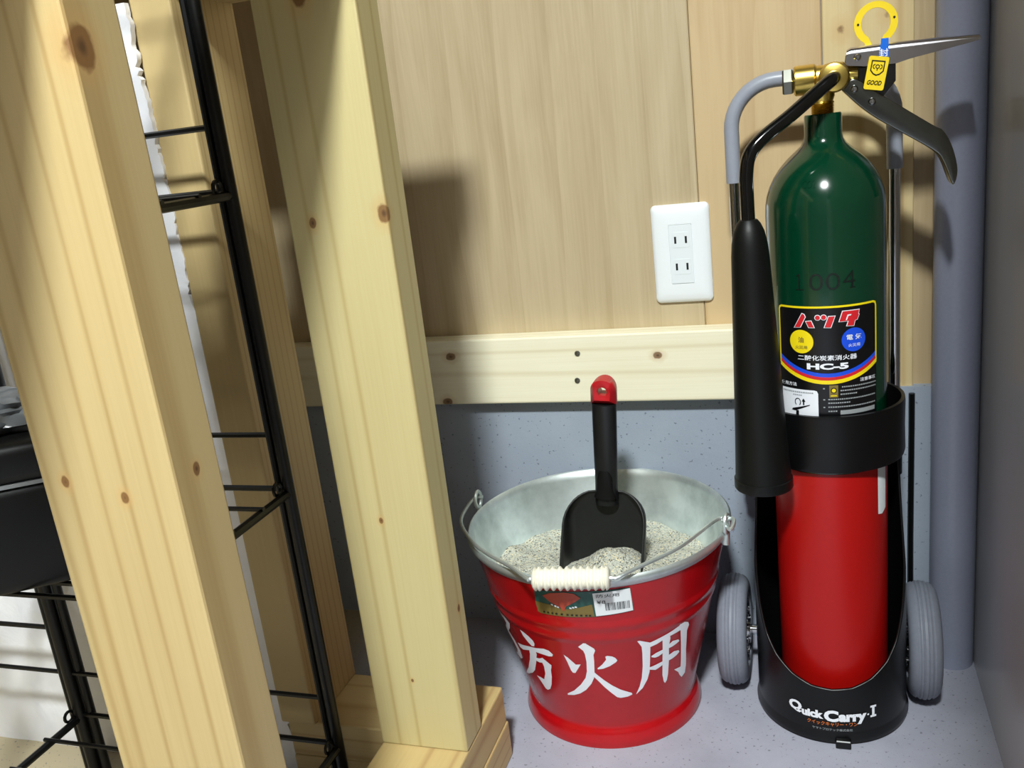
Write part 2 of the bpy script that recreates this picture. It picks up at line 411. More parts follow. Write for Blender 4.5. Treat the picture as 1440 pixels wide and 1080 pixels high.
timber('post', -0.4165, -0.374, -0.390, -0.2925, 0.09, BZ, 'post3')
timber('sleeper', XL, XR, -1.02, -0.2925, 0.045, 0.09, 'beamy')
timber('sleeper', XL, XR + 0.0015, -1.02, -0.2910, 0.0, 0.045, 'beamy2')
timber('sole_plate', -0.412, XL, -0.385, -0.2925, 0.045, 0.09, 'beamx')
timber('sole_plate', -0.412, XL, -0.386, -0.2925, 0.0, 0.045, 'beamx')
timber('top_beam', XL, XR, -1.02, -0.2925, BZ, BZ + 0.052, 'beamy')
bm = BM(); box(bm, -1.5, XL - 0.012, -0.345, -0.333, BZ + 0.054, 2.3); struct('shade_panel', bm, 'plyC')['label'] = 'unseen plywood panel added above the pine header to shade the wall behind'  # added out of view to keep lamp light off the wall between the posts
timber('header', -0.412, XL, -0.385, -0.2925, BZ - 0.008, BZ + 0.052, 'beamx')

# ------------------------------------------------------------------ white sheet behind the rack
bm = BM(); nx, nz = 90, 220; g = []
for i in range(nx + 1):
    row = []
    for j in range(nz + 1):
        z = j / nz * 0.832; edge = -0.4185 + 0.0065 * z / 0.83 - 0.0070 * abs(noise.noise(Vector((3.1, 0, z * 38)))) - 0.006 * abs(noise.noise(Vector((9.1, 0, z * 120))))
        if z < 0.5: edge = min(edge, -0.4175)
        x = -1.45 + (edge + 1.45) * (i / nx) ** 0.7
        y = -0.368 - 0.031 * z / 0.83 + 0.0015 * noise.noise(Vector((x * 5, 1.3, z * 4))) + 0.0015 * noise.noise(Vector((x * 26, 4.3, z * 18)))
        row.append(bm.verts.new((x, y, z)))
    g.append(row)
for i in range(nx):
    for j in range(nz): bm.faces.new((g[i][j], g[i + 1][j], g[i + 1][j + 1], g[i][j + 1]))
r = bmesh.ops.extrude_face_region(bm, geom=list(bm.faces)); bmesh.ops.translate(bm, verts=[v for v in r['geom'] if isinstance(v, bmesh.types.BMVert)], vec=(0, 0.006, 0))
setp(obj('insulation_sheet', bm, 'sheet', org=(-0.9, -0.37, 0)), 'crinkled white plastic sheet standing behind the black wire rack', 'plastic sheet')

# ------------------------------------------------------------------ black wire rack
rk = thing('wire_rack', (-0.49, -0.56, 0), 'black steel wire shelving rack standing behind the front pine post', 'rack')
RYB, RYF = -0.430, -0.640
UX = (-0.322, -0.655, -0.99)
for x in UX:
    for y, s in ((RYB, 1), (RYF, -1)):
        bm = BM(); tube(bm, [(x, y, 0), (x, y, 0.98)], 0.0058 if x == UX[0] else 0.0072, 12); obj('upright', bm, 'blackwire', rk)
        bm = BM(); tube(bm, [(x - 0.0085, y - 0.002 * s, 0.004), (x - 0.0085, y - 0.002 * s, 0.975)], 0.0032, 8); obj('upright_rod', bm, 'blackwire', rk)
bm = BM(); tube(bm, [(UX[1] + 0.0125, RYB + 0.004, 0.0), (UX[1] + 0.0125, RYB + 0.004, 0.98)], 0.0050, 10); obj('upright_rod', bm, 'blackwire', rk)
for zs in (0.100, 0.383, 0.660, 0.93):
    for k, x in enumerate(UX[:2]):
        bm = BM(); tube(bm, [(x, RYB, zs), (x, RYF, zs)], 0.0042, 8); obj('shelf_rail', bm, 'blackwire', rk)
        bm = BM(); pts = [(x - 0.004, RYB - 0.012 + 0.006 * math.cos(a), zs + 0.008 + 0.006 * math.sin(a)) for a in [2 * math.pi * q / 12 for q in range(13)]]
        tube(bm, pts, 0.0018, 6); obj('hook_loop', bm, 'blackwire', rk)
    for j in range(6):
        y = RYB - 0.047 * j if j < 4 else RYF + 0.02 * (5 - j)
        xr = UX[0]
        bm = BM(); tube(bm, [(UX[1] - 0.006, y, zs + 0.004), (xr + 0.003, y, zs + 0.004)], 0.0024 if j else 0.0030, 6); obj('shelf_wire', bm, 'blackwire', rk)
    bm = BM(); tube(bm, [(-0.994, RYB, zs + 0.058), (UX[0], RYB, zs + 0.058)], 0.0027, 6); obj('guard_wire', bm, 'blackwire', rk)
bm = BM(); tube(bm, [(-0.994, RYB, 0.215), (UX[1], RYB, 0.215)], 0.0030, 6); obj('guard_wire', bm, 'blackwire', rk)

# case on the rack's middle shelf
CZ = 0.3895; ca = math.atan2(0.573, 0.819)
ct = thing('storage_case', (-0.457, -0.600, CZ), 'black plastic case with a grey seam on the middle rack shelf', 'case')
mt = Matrix.Translation((-0.449, -0.598, 0)) @ Matrix.Rotation(ca, 4, 'Z')
bm = BM(); box(bm, -0.098, 0.098, -0.050, 0.050, CZ, CZ + 0.085, 0.008, 3, mt); obj('case_body', bm, 'blacksatin', ct)
bm = BM(); box(bm, -0.100, 0.100, -0.052, 0.052, CZ + 0.087, CZ + 0.118, 0.008, 3, mt); obj('case_lid', bm, 'blacksatin', ct)
bm = BM(); box(bm, -0.097, 0.097, -0.0495, 0.0495, CZ + 0.0845, CZ + 0.0875, mat4=mt); obj('seam', bm, 'gprint', ct)
for s in (-0.055, 0.055):
    bm = BM(); box(bm, s - 0.01, s + 0.01, -0.056, -0.050, CZ + 0.07, CZ + 0.10, 0.001, 1, mt); obj('latch', bm, 'blackwire', ct)
bm = BM(); bmesh.ops.create_icosphere(bm, subdivisions=4, radius=1)
for v in bm.verts:
    p = v.co.copy(); d = 1 + 0.28 * noise.noise(p * 2.1) + 0.14 * noise.noise(p * 5.3)
    v.co = Vector((-0.465 + p.x * 0.052 * d, -0.59 + p.y * 0.036 * d, CZ + 0.117 + max(0.0, (p.z * d + 0.55)) * 0.020))
setp(obj('plastic_bag', bm, 'bag', org=(-0.465, -0.59, CZ + 0.117)), 'small crumpled grey plastic bag lying on the black case', 'bag')

# ------------------------------------------------------------------ grey pipe, black cable, outlet
bm = BM(); lathe(bm, [(0.0225, 0.0), (0.0246, 0.0), (0.0246, 2.298), (0.0225, 2.298)], (0.3013, -0.035, 0), 'z', 48, closed=True)
setp(obj('drain_pipe', bm, 'pvc', org=(0.3013, -0.035, 0)), 'grey plastic drain pipe running up the corner beside the metal wall', 'pipe')
bm = BM(); tube(bm, [(0.2575, -0.0135, 0.0), (0.2570, -0.0135, 0.15), (0.2578, -0.0135, 0.30), (0.2578, -0.0135, 0.338)], 0.0035, 8)
setp(obj('cable', bm, 'blackwire', org=(0.257, -0.0135, 0)), 'thin black cable running down the concrete base beside the grey pipe', 'cable')

ol = thing('wall_outlet', (0.0005, 0, 0.5187), 'white two-gang mains outlet on the plywood wall', 'outlet')
OX, OZ = 0.0005, 0.5187
bm = BM(); n = 10
def rrect(w_, h_, r_, k=6):
    pts = []
    for cx, cz, a0 in ((w_ - r_, h_ - r_, 0), (-w_ + r_, h_ - r_, 90), (-w_ + r_, -h_ + r_, 180), (w_ - r_, -h_ + r_, 270)):
        for q in range(k + 1):
            a = math.radians(a0 + 90 * q / k); pts.append((cx + r_ * math.cos(a), cz + r_ * math.sin(a)))
    return pts
loops = []
for (w_, h_, r_, y) in ((0.0350, 0.0600, 0.006, 0.0), (0.0352, 0.0602, 0.006, -0.0022), (0.0340, 0.0590, 0.006, -0.0046), (0.0300, 0.0545, 0.005, -0.0066), (0.0240, 0.0480, 0.004, -0.0076), (0.0142, 0.0362, 0.0012, -0.0078), (0.0140, 0.0360, 0.001, -0.0066)):
    loops.append([bm.verts.new((OX + x, y, OZ + z)) for x, z in rrect(w_, h_, r_)])
for a, b in zip(loops, loops[1:]):
    for k in range(len(a)): bm.faces.new((a[k], a[(k + 1) % len(a)], b[(k + 1) % len(b)], b[k]))
bm.faces.new(loops[-1])
obj('face_plate', bm, 'white', ol, angle=60)
bm = BM(); extrude_xz(bm, [(OX + x, OZ + z) for x, z in rrect(0.0136, 0.0356, 0.0012)], -0.0060, -0.0083, 0.0003); ins = obj('socket_insert', bm, 'whiteins', ol, smooth=False)
for zz in (0.0175, -0.0150):
    bm = BM(); extrude_xz(bm, [(OX + x, OZ + zz + z) for x, z in rrect(0.0110, 0.0095, 0.003)], -0.0080, -0.0086, 0.0002); obj('socket_face', bm, 'whiteins', ol, smooth=False)
    for sx in (-0.0064, 0.0064):
        bm = BM(); box(bm, OX + sx - 0.00125, OX + sx + 0.00125, -0.00875, -0.008, OZ + zz - 0.0042, OZ + zz + 0.0042); obj('slot', bm, 'slot', ol, smooth=False)

# ------------------------------------------------------------------ fire bucket
BX, BY = -0.097, -0.1595
bu = thing('fire_bucket', (BX, BY, 0), 'red steel fire bucket with white lettering, full of sand', 'bucket')
def rb(z): return 0.0950 + 0.2350 * z
prof = [(0, 0.012), (0.100, 0.012), (0.1045, 0.004), (0.1070, 0.0), (0.1078, 0.002), (0.1062, 0.010), (0.1046, 0.0165), (0.1030, 0.0200), (rb(0.0235) + 0.0004, 0.0225), (rb(0.027), 0.027)]
prof += [(rb(0.036), 0.036), (rb(0.060), 0.060), (rb(0.10), 0.10), (rb(0.148), 0.148), (rb(0.151) + 0.0004, 0.151), (rb(0.154) + 0.0014, 0.154), (rb(0.157) + 0.0018, 0.157), (rb(0.160) + 0.0014, 0.160), (rb(0.163) + 0.0006, 0.163), (rb(0.167) + 0.0006, 0.167), (rb(0.170) + 0.0014, 0.170), (rb(0.173) + 0.0018, 0.173), (rb(0.176) + 0.0014, 0.176), (rb(0.179) + 0.0003, 0.179), (rb(0.183), 0.183), (rb(0.20), 0.20), (rb(0.2265), 0.2265)]
bm = BM(); lathe(bm, prof, (BX, BY, 0), 'z', 96); obj('bucket_body', bm, 'red', bu, angle=50)
prof = [(rb(0.226) + 0.0006, 0.2262), (rb(0.229) + 0.0022, 0.229), (0.1530, 0.2320), (0.1545, 0.2345), (0.1543, 0.2380), (0.1520, 0.2400), (0.1494, 0.2385), (rb(0.228) - 0.0018, 0.2300), (rb(0.186) - 0.0012, 0.186), (rb(0.184) - 0.0026, 0.183), (rb(0.15) - 0.0020, 0.15), (rb(0.05) - 0.0015, 0.05), (0.098, 0.0135), (0, 0.0135)]
bm = BM(); lathe(bm, prof, (BX, BY, 0), 'z', 96); obj('bucket_lining', bm, 'galv', bu, angle=60)
KAN = {
'yo_left':[(28.0,148.3),(29.2,148.4),(34.2,142.6),(34.8,134.6),(34.9,117.4),(34.9,100.0),(33.8,89.4),(31.1,78.4),(27.2,70.9),(29.3,82.1),(30.5,94.2),(30.9,110.3),(30.6,130.3),(30.2,139.1),(29.2,143.4)],
'yo_top':[(32.7,143.2),(34.7,142.2),(40.9,145.0),(45.8,147.2),(51.0,150.1),(52.7,154.0),(57.4,148.2),(58.4,143.5),(57.4,136.5),(59.2,108.1),(61.7,83.4),(61.9,72.1),(59.2,68.8),(56.8,74.4),(55.2,80.3),(51.4,88.1),(54.3,87.5),(56.5,86.9),(55.9,97.3),(54.1,121.2),(52.3,142.8),(48.1,141.9),(43.0,140.9),(38.3,137.0),(34.1,135.4)],
'yo_mid':[(41.2,143.8),(45.8,141.3),(46.1,138.0),(45.6,127.7),(46.6,107.3),(47.0,85.7),(46.6,77.4),(45.5,74.4),(44.5,77.5),(43.1,88.2),(42.3,111.3),(41.8,128.8)],
'yo_a':[(45.0,129.5),(47.8,132.7),(51.6,130.9),(52.5,127.7),(50.7,126.1),(47.9,124.7),(45.2,124.4)],
'yo_b':[(45.7,114.3),(49.5,116.5),(52.7,114.6),(53.6,111.4),(51.8,108.6),(48.9,106.7),(46.0,106.3)],
'yo_c':[(35.4,122.2),(38.1,124.8),(42.0,126.2),(42.3,121.1),(39.7,118.5),(37.7,118.3),(35.7,120.5)],
'yo_d':[(34.5,106.5),(37.0,107.1),(42.6,109.2),(42.9,103.9),(40.2,101.4),(38.4,100.0),(34.6,103.4)],
'bo_dot':[(-34.0,148.7),(-31.7,147.7),(-28.5,144.6),(-26.1,140.1),(-25.7,136.0),(-26.6,131.6),(-28.6,130.3),(-30.9,135.0),(-33.1,140.9)],
'bo_h':[(-43.1,120.4),(-37.7,123.0),(-31.1,127.4),(-25.7,129.9),(-20.1,133.5),(-17.1,132.7),(-15.2,128.4),(-16.0,125.1),(-18.2,123.8),(-22.0,123.8),(-26.7,123.3),(-31.6,121.3),(-38.9,114.8),(-41.8,115.4)],
'bo_l':[(-32.1,122.0),(-26.7,125.2),(-26.8,119.5),(-30.1,103.8),(-33.8,89.9),(-37.6,82.1),(-44.6,72.8),(-48.9,69.5),(-46.8,74.2),(-41.0,86.1),(-35.3,103.7),(-32.8,115.0)],
'bo_r':[(-28.3,113.7),(-25.7,114.7),(-23.2,117.8),(-20.8,114.3),(-18.3,110.5),(-18.8,106.9),(-19.7,102.5),(-20.7,91.4),(-22.8,78.1),(-25.2,69.5),(-27.8,65.7),(-29.5,66.4),(-30.8,72.2),(-32.5,78.3),(-33.9,81.9),(-30.9,82.5),(-27.7,81.9),(-25.0,93.1),(-24.1,104.1),(-24.5,109.5),(-26.8,108.1),(-29.0,108.6)],
'bo_side':[(-66,150),(-63.5,149),(-63,120),(-63.5,90),(-64,66),(-65.5,64),(-67,70),(-66.5,110)],
'bo_top':[(-65,149),(-55,150),(-48,152),(-43.5,147),(-46,138),(-51,128),(-46,120),(-43.5,108),(-44.5,96),(-49,90),(-55,92),(-51,97),(-48.5,104),(-50,114),(-55.5,125),(-54,131),(-49.5,141),(-52,145),(-64,143)],
'ka_dot':[(-8.9,131.6),(-7.0,128.4),(-3.4,119.2),(-0.8,120.2),(-1.8,116.6),(-3.6,110.2),(-4.7,106.3),(-6.1,106.3),(-6.9,109.9),(-7.7,120.3)],
'ka_main':[(-0.3,146.0),(2.6,151.8),(3.6,151.4),(7.3,144.3),(7.7,141.4),(6.6,135.2),(6.4,125.6),(5.7,109.0),(5.0,101.1),(3.0,91.9),(-0.6,82.1),(-4.6,75.3),(-8.6,71.3),(-12.8,69.4),(-12.8,71.5),(-7.9,78.6),(-3.0,89.5),(0.4,100.4),(1.8,110.5),(2.5,124.3),(2.4,135.8),(1.9,140.5)],
'ka_rdot':[(12.2,132.5),(13.2,133.3),(15.5,132.1),(17.0,129.5),(17.9,125.7),(17.2,123.3),(14.0,118.2),(10.5,114.8),(7.8,114.0),(7.5,115.4),(10.1,120.7),(12.4,127.7)],
'ka_sweep':[(5.5,110.0),(6.7,106.6),(10.1,98.1),(14.0,89.7),(18.5,82.1),(24.7,74.7),(25.0,72.1),(22.4,70.0),(18.2,69.4),(16.3,71.1),(13.3,78.3),(10.0,87.2),(6.9,97.2),(4.8,103.5)]}
def conemap(e):
    def fn(u, v):     # u: degrees scaled to metres at 2 mm per degree, v: height
        a = math.radians(u / 0.002); r_ = rb(v) + e; return (BX + r_ * math.sin(a), BY - r_ * math.cos(a), v)
    return fn
def conepoly(polys, e, L=0.004): return mapv(refine(fill2d([[(t * 0.002, z / 1000) for t, z in p] for p in polys]), L), conemap(e))
for i, (nm, keys) in enumerate((('lettering_bo', 'bo_'), ('lettering_ka', 'ka_'), ('lettering_yo', 'yo_'))):
    ks = [k for k in KAN if k.startswith(keys)]
    parts = [conepoly([KAN[k]], 0.0005 + 0.00004 * q) for q, k in enumerate(ks)]
    obj('character', join(parts), 'wprint', bu)['label'] = 'white brush-style character'
lab = obj('sticker', conepoly([[(-15.2,219),(-8,221.5),(10.1,223.2),(25.1,223.6),(26.6,192.0),(9.7,188.8),(-2.5,187.6),(-15.0,187.6),(-16.4,189),(-16.4,200.7)]], 0.0005), 'tealprint', bu)
obj('gold_band', conepoly([[(-16.2,204),(-9,202.5),(-4,198),(0,199),(9.2,206),(9.6,189.2),(-2.5,188.0),(-15.0,188.0),(-16.2,189.4)]], 0.0008), 'goldprint', lab)
obj('emblem', conepoly([[(-11.7,213.9),(-8.0,218.7),(-1.6,221.2),(2.3,220.2),(4.9,214.5),(1.9,208.5),(-1.9,202.5),(-3.5,194.5),(-4.8,200.6),(-9.0,206.5)]], 0.0010), 'coral', lab)
pr = obj('price_label', conepoly([[(9.9,220.6),(25.0,222.8),(26.2,192.8),(10.3,190.0)]], 0.0012), 'white', bu)
bars = []; t = 14.5
while t < 24.3:
    bw = random.choice((0.12, 0.2, 0.32)); bars.append([(t, 207), (t + bw, 207.1), (t + bw + 0.12, 197.1), (t + 0.12, 197)]); t += bw + random.choice((0.14, 0.22, 0.34))
obj('barcode', conepoly(bars, 0.0015), 'kprint', pr)
tx = [text2d('防火用', 0.0112 * 2, 0.0205 * 2, 0.2145, 0.2190), text2d('¥8', 0.0112 * 2, 0.0148 * 2, 0.2065, 0.2110)]
obj('price_print', mapv(refine(join(tx), 0.004), conemap(0.0015)), 'kprint', pr)
tx = [conepoly([[(a, 190.0), (a + 1.0, 190.0), (a + 1.1, 192.2), (a + 0.1, 192.0)]], 0.0012) for a in (-13.5, -11.6, -9.6, -7.7, -5.2, -2.6, -0.6, 1.4, 3.4, 5.6, 7.2)]
obj('sticker_print', join(tx), 'kprint', lab)
tx = [conepoly([[(a, b), (a + 0.9, b - 0.4), (a + 0.9, b + 1.6), (a, b + 2.0)]], 0.0013) for a, b in ((-8.6, 202.3), (-7.2, 200.9), (-6.1, 199.8), (-0.6, 199.8), (0.6, 200.8), (1.8, 201.6))]
obj('sticker_print', join(tx), 'wprint', lab)
# ears, bail and grip
EZ = 0.2435
for (ang, s) in ((-97, -1), (78, 1)):
    a = math.radians(ang); d = Vector((math.sin(a), -math.cos(a), 0)); tng = Vector((math.cos(a), math.sin(a), 0))
    bm = BM(); o3 = Vector((BX, BY, EZ + 0.006)) + d * 0.1562
    pts = [o3 + tng * (0.0075 * math.cos(q)) + Vector((0, 0, 0.0105 * math.sin(q))) for q in [2 * math.pi * k / 20 for k in range(20)]]
    tube(bm, pts, 0.0024, 8, closed=True)
    bm2 = BM(); tube(bm2, [o3 + Vector((0, 0, -0.010)), o3 + Vector((0, 0, -0.024)) - d * 0.0025], [0.0032, 0.0046], 10)
    obj('ear', join([bm, bm2]), 'galv', bu)
eL = Vector((BX, BY, EZ + 0.006)) + Vector((math.sin(math.radians(-97)), -math.cos(math.radians(-97)), 0)) * 0.157
eR = Vector((BX, BY, EZ + 0.006)) + Vector((math.sin(math.radians(78)), -math.cos(math.radians(78)), 0)) * 0.157
GL, GR = Vector((-0.1275, -0.3245, 0.2450)), Vector((-0.0490, -0.3155, 0.2452))
gd = (GR - GL).normalized()
pts = spline([eL + Vector((0.006, 0.004, 0.002)), eL + Vector((-0.004, 0.002, 0.001)), eL + Vector((-0.0095, -0.010, -0.004)), (-0.2530, -0.2000, 0.2475), (-0.2246, -0.2460, 0.2480), (-0.1963, -0.2760, 0.2480), (-0.1560, -0.3060, 0.2470), GL - gd * 0.006, GL, (GL + GR) / 2, GR, GR + gd * 0.007, (-0.0300, -0.3020, 0.2470), (0.0127, -0.2500, 0.2490), (0.0470, -0.1780, 0.2490), eR + Vector((0.0035, -0.014, 0.000)), eR + Vector((0.0075, -0.002, 0.003)), eR + Vector((0.004, 0.005, 0.004)), eR + Vector((-0.006, 0.002, 0.002))], 7)
bm = BM(); tube(bm, pts, 0.0022, 8); obj('bail', bm, 'galv', bu)
bm = BM(); pr_ = []; L_ = (GR - GL).length; nn = 88
pts = []; rs = []
for k in range(nn + 1):
    t = k / nn; pts.append(GL.lerp(GR, t)); fr = t * 11
    end = min(t, 1 - t) * L_
    rr = 0.0110 + 0.0016 * math.cos(2 * math.pi * fr)
    if end < 0.004: rr = 0.0125 - 0.0035 * (1 - end / 0.004) ** 2
    rs.append(rr)
tube(bm, pts, rs, 24); obj('grip', bm, 'ivory', bu, angle=70)['label'] = 'ribbed ivory plastic hand grip'

# sand in the bucket
SX, SY = -0.088, -0.150     # scoop blade centre
def sandz(x, y):
    z = 0.1735 + 0.006 * noise.noise(Vector((x * 14, y * 14, 0.3))) + 0.004 * noise.noise(Vector((x * 40, y * 40, 1.3)))
    d2 = ((x - (-0.078)) / 0.036) ** 2 + ((y - (-0.180)) / 0.040) ** 2
    z += 0.034 * math.exp(-d2 * 0.9)
    return z + 0.0011 * noise.noise(Vector((x * 420, y * 420, 5.3))) + 0.0007 * noise.noise(Vector((x * 900, y * 900, 7.7)))
bm = BM(); rings = []
NR, NS = 90, 260
for i in range(NR + 1):
    row = []
    for k in range(NS):
        a = 2 * math.pi * k / NS; r_ = (i / NR) ** 0.8 * 0.1
        x, y = BX + r_ * math.cos(a), BY + r_ * math.sin(a); z = sandz(x, y)
        R_ = rb(z) - 0.0012; r_ = (i / NR) ** 0.8 * R_
        x, y = BX + r_ * math.cos(a), BY + r_ * math.sin(a)
        row.append(bm.verts.new((x, y, sandz(x, y))))
        if i == 0: break
    rings.append(row)
for i in range(NR):
    for k in range(NS):
        k2 = (k + 1) % NS
        if i == 0: bm.faces.new((rings[0][0], rings[1][k], rings[1][k2]))
        else: bm.faces.new((rings[i][k], rings[i][k2], rings[i + 1][k2], rings[i + 1][k]))
setp(obj('sand', bm, 'sand', org=(BX, BY, 0.17), angle=180), 'pale grey coarse sand filling the red bucket', 'sand', kind='stuff')

# ------------------------------------------------------------------ scoop
sc = thing('sand_scoop', (SX, SY, 0.17), 'black plastic hand scoop with a red-tipped handle stuck in the sand', 'scoop')
def arch(t, wd, zt, zb, rad):
    """outline of the blade seen from the front; t in 0..1"""
    pts = [(-wd, zb)] + [(-wd, zb + (zt - rad - zb) * q / 4) for q in range(1, 5)]
    pts += [(-wd + rad - rad * math.cos(math.pi / 2 * q / 8), zt - rad + rad * math.sin(math.pi / 2 * q / 8)) for q in range(1, 9)]
    pts += [(-x, z) for x, z in pts[::-1][0:]]
    return pts
bm = BM(); lay = []
def depth(z): return 0.004 + 0.044 * min(1.0, max(0.0, (0.268 - z) / 0.085)) ** 0.75
for (sf, wd, zt) in ((0.0, 0.0480, 0.2690), (0.35, 0.0478, 0.2688), (0.7, 0.0470, 0.2680), (0.9, 0.0450, 0.2660), (0.98, 0.0420, 0.2630), (1.0, 0.0380, 0.2590), (1.0, 0.018, 0.240)):
    lay.append([bm.verts.new((SX + x - 0.001 + (z - 0.2) * 0.06, -0.150 - depth(z) * (1 - sf), z)) for x, z in arch(0, wd, zt, 0.155, min(0.034, wd * 0.8))])
for a, b in zip(lay, lay[1:]):
    for k in range(len(a) - 1): bm.faces.new((a[k], a[k + 1], b[k + 1], b[k]))
nl = lay[-1]; h_ = len(nl) // 2
for k in range(h_ - 1): bm.faces.new((nl[k], nl[k + 1], nl[-2 - k], nl[-1 - k]))
bl = obj('blade', bm, 'scoop', sc, angle=60)
md = bl.modifiers.new('thickness', 'SOLIDIFY'); md.thickness = 0.0022; md.offset = 0
HB, HT = Vector((-0.0835, -0.1560, 0.262)), Vector((-0.0722, -0.1700, 0.412))
HT = Vector((-0.0740, -0.1600, 0.4095))
hd = (HT - HB).normalized()
def oval(bm, ps, seg=24, flat=0.82):
    """tube of oval section along the handle: (t, radius)"""
    rings = []
    ax = Vector((1, 0, 0)); ay = hd.cross(ax).normalized(); ax = ay.cross(hd).normalized()
    for t, r_ in ps:
        p = HB + hd * t
        rings.append([bm.verts.new(p + ax * (r_ * math.cos(2 * math.pi * k / seg)) + ay * (flat * r_ * math.sin(2 * math.pi * k / seg))) for k in range(seg)])
    for a, b in zip(rings, rings[1:]):
        for k in range(seg): bm.faces.new((a[k], a[(k + 1) % seg], b[(k + 1) % seg], b[k]))
    bm.faces.new(rings[0][::-1]); bm.faces.new(rings[-1]); return bm
HL = (HT - HB).length
bm = BM(); oval(bm, [(-0.006, 0.0136), (0.02, 0.0132), (0.05, 0.0136), (HL - 0.030, 0.0142)]); obj('handle', bm, 'handle', sc)
bm = BM(); oval(bm, [(0.0, 0.0128), (0.010, 0.0100), (0.024, 0.0094), (0.034, 0.0060)], 20, 0.5)
for v in bm.verts: v.co += Vector((0, -0.0085, 0.004))
obj('thumb_rest', bm, 'blacksatin', sc)
# red cap with a hole through it
import itertools
bm = BM(); seg = 28; outer = []; cx_, cz_ = 0, HL - 0.015
out2 = [(-0.0146, HL - 0.030)] + [(-0.0146 * math.cos(math.pi * q / 16), HL - 0.0146 + 0.0146 * math.sin(math.pi * q / 16)) for q in range(0, 17)] + [(0.0146, HL - 0.030)]
ax = Vector((1, 0, 0)); ay = hd.cross(ax).normalized(); ax = ay.cross(hd).normalized()
cen = (0, HL - 0.0140); inn = []
for (x, t) in out2:
    a = math.atan2(t - cen[1], x - cen[0]); inn.append((cen[0] + 0.0056 * math.cos(a), cen[1] + 0.0056 * math.sin(a)))
def P3(x, t, y): return HB + ax * x + hd * t + ay * y
n_ = len(out2)
def yy(x): return 0.0118 * math.sqrt(max(0.0, 1 - (x / 0.0149) ** 2)) * 0.85 + 0.0012
F = [[bm.verts.new(P3(x, t, s * yy(x))) for x, t in out2] for s in (-1, 1)]
MI = [[bm.verts.new(P3((x * 0.45 + u * 0.55), (t * 0.45 + v_ * 0.55), s * 0.0116)) for (x, t), (u, v_) in zip(out2, inn)] for s in (-1, 1)]
I = [[bm.verts.new(P3(u, v_, s * 0.0100)) for u, v_ in inn] for s in (-1, 1)]
for s in (0, 1):
    for k in range(n_):
        k2 = (k + 1) % n_
        bm.faces.new((F[s][k], F[s][k2], MI[s][k2], MI[s][k])); bm.faces.new((MI[s][k], MI[s][k2], I[s][k2], I[s][k]))
for k in range(n_):
    k2 = (k + 1) % n_
    bm.faces.new((F[0][k], F[0][k2], F[1][k2], F[1][k])); bm.faces.new((I[0][k], I[0][k2], I[1][k2], I[1][k]))
obj('handle_cap', bm, 'capred', sc, angle=55)['label'] = 'red end cap with a hanging hole'

# ------------------------------------------------------------------ extinguisher cart
CX, CY, CR = 0.160, -0.138, 0.0815
cart = thing('extinguisher_cart', (CX, CY, 0), 'black two-wheeled extinguisher trolley with a grey-sleeved chrome handle', 'trolley')
ztop = [(0, 0.066), (15, 0.068), (30, 0.076), (45, 0.090), (58, 0.110), (70, 0.140), (80, 0.178), (88, 0.225), (94, 0.27), (100, 0.316), (180, 0.316)]
def rc(z): return interp(z, [(0, 0.0825), (0.006, 0.0838), (0.012, 0.0815), (0.10, 0.0815), (0.18, 0.0805), (0.24, 0.0770), (0.316, 0.0745)])
bm = BM(); cols = []
NC, NZ = 120, 26
for k in range(NC):
    a = 2 * math.pi * k / NC; deg = abs((math.degrees(a) + 180) % 360 - 180); zt = interp(deg, ztop)
    zs = [0.0, 0.006, 0.012] + [0.012 + (zt - 0.012) * (q + 1) / NZ for q in range(NZ)]
    cols.append([bm.verts.new((CX + rc(z) * math.sin(a), CY - rc(z) * math.cos(a), 0.003 + z)) for z in zs])
for k in range(NC):
    a, b = cols[k], cols[(k + 1) % NC]
    for q in range(len(a) - 1): bm.faces.new((a[q], b[q], b[q + 1], a[q + 1]))
bm.faces.new([c_[0] for c_ in cols])
cup = obj('cup', bm, 'black', cart, angle=50)
md = cup.modifiers.new('thickness', 'SOLIDIFY'); md.thickness = 0.0026; md.offset = 1 if False else -1
cup.data.update()
bm = BM(); box(bm, CX + 0.003, CX + 0.019, CY - 0.0885, CY - 0.078, 0.0, 0.010, 0.001); obj('foot_tab', bm, 'black', cart, smooth=False)
# retaining ring
RCX, RCY, RR = 0.1650, -0.1350, 0.0740
bm = BM(); lathe(bm, [(RR, 0.316), (RR + 0.001, 0.320), (RR + 0.0005, 0.345), (RR + 0.001, 0.372), (RR + 0.0005, 0.3765), (RR - 0.003, 0.3765), (RR - 0.0034, 0.370), (RR - 0.0034, 0.316)], (RCX, RCY, 0), 'z', 80, closed=True); obj('retaining_ring', bm, 'black', cart, angle=60)
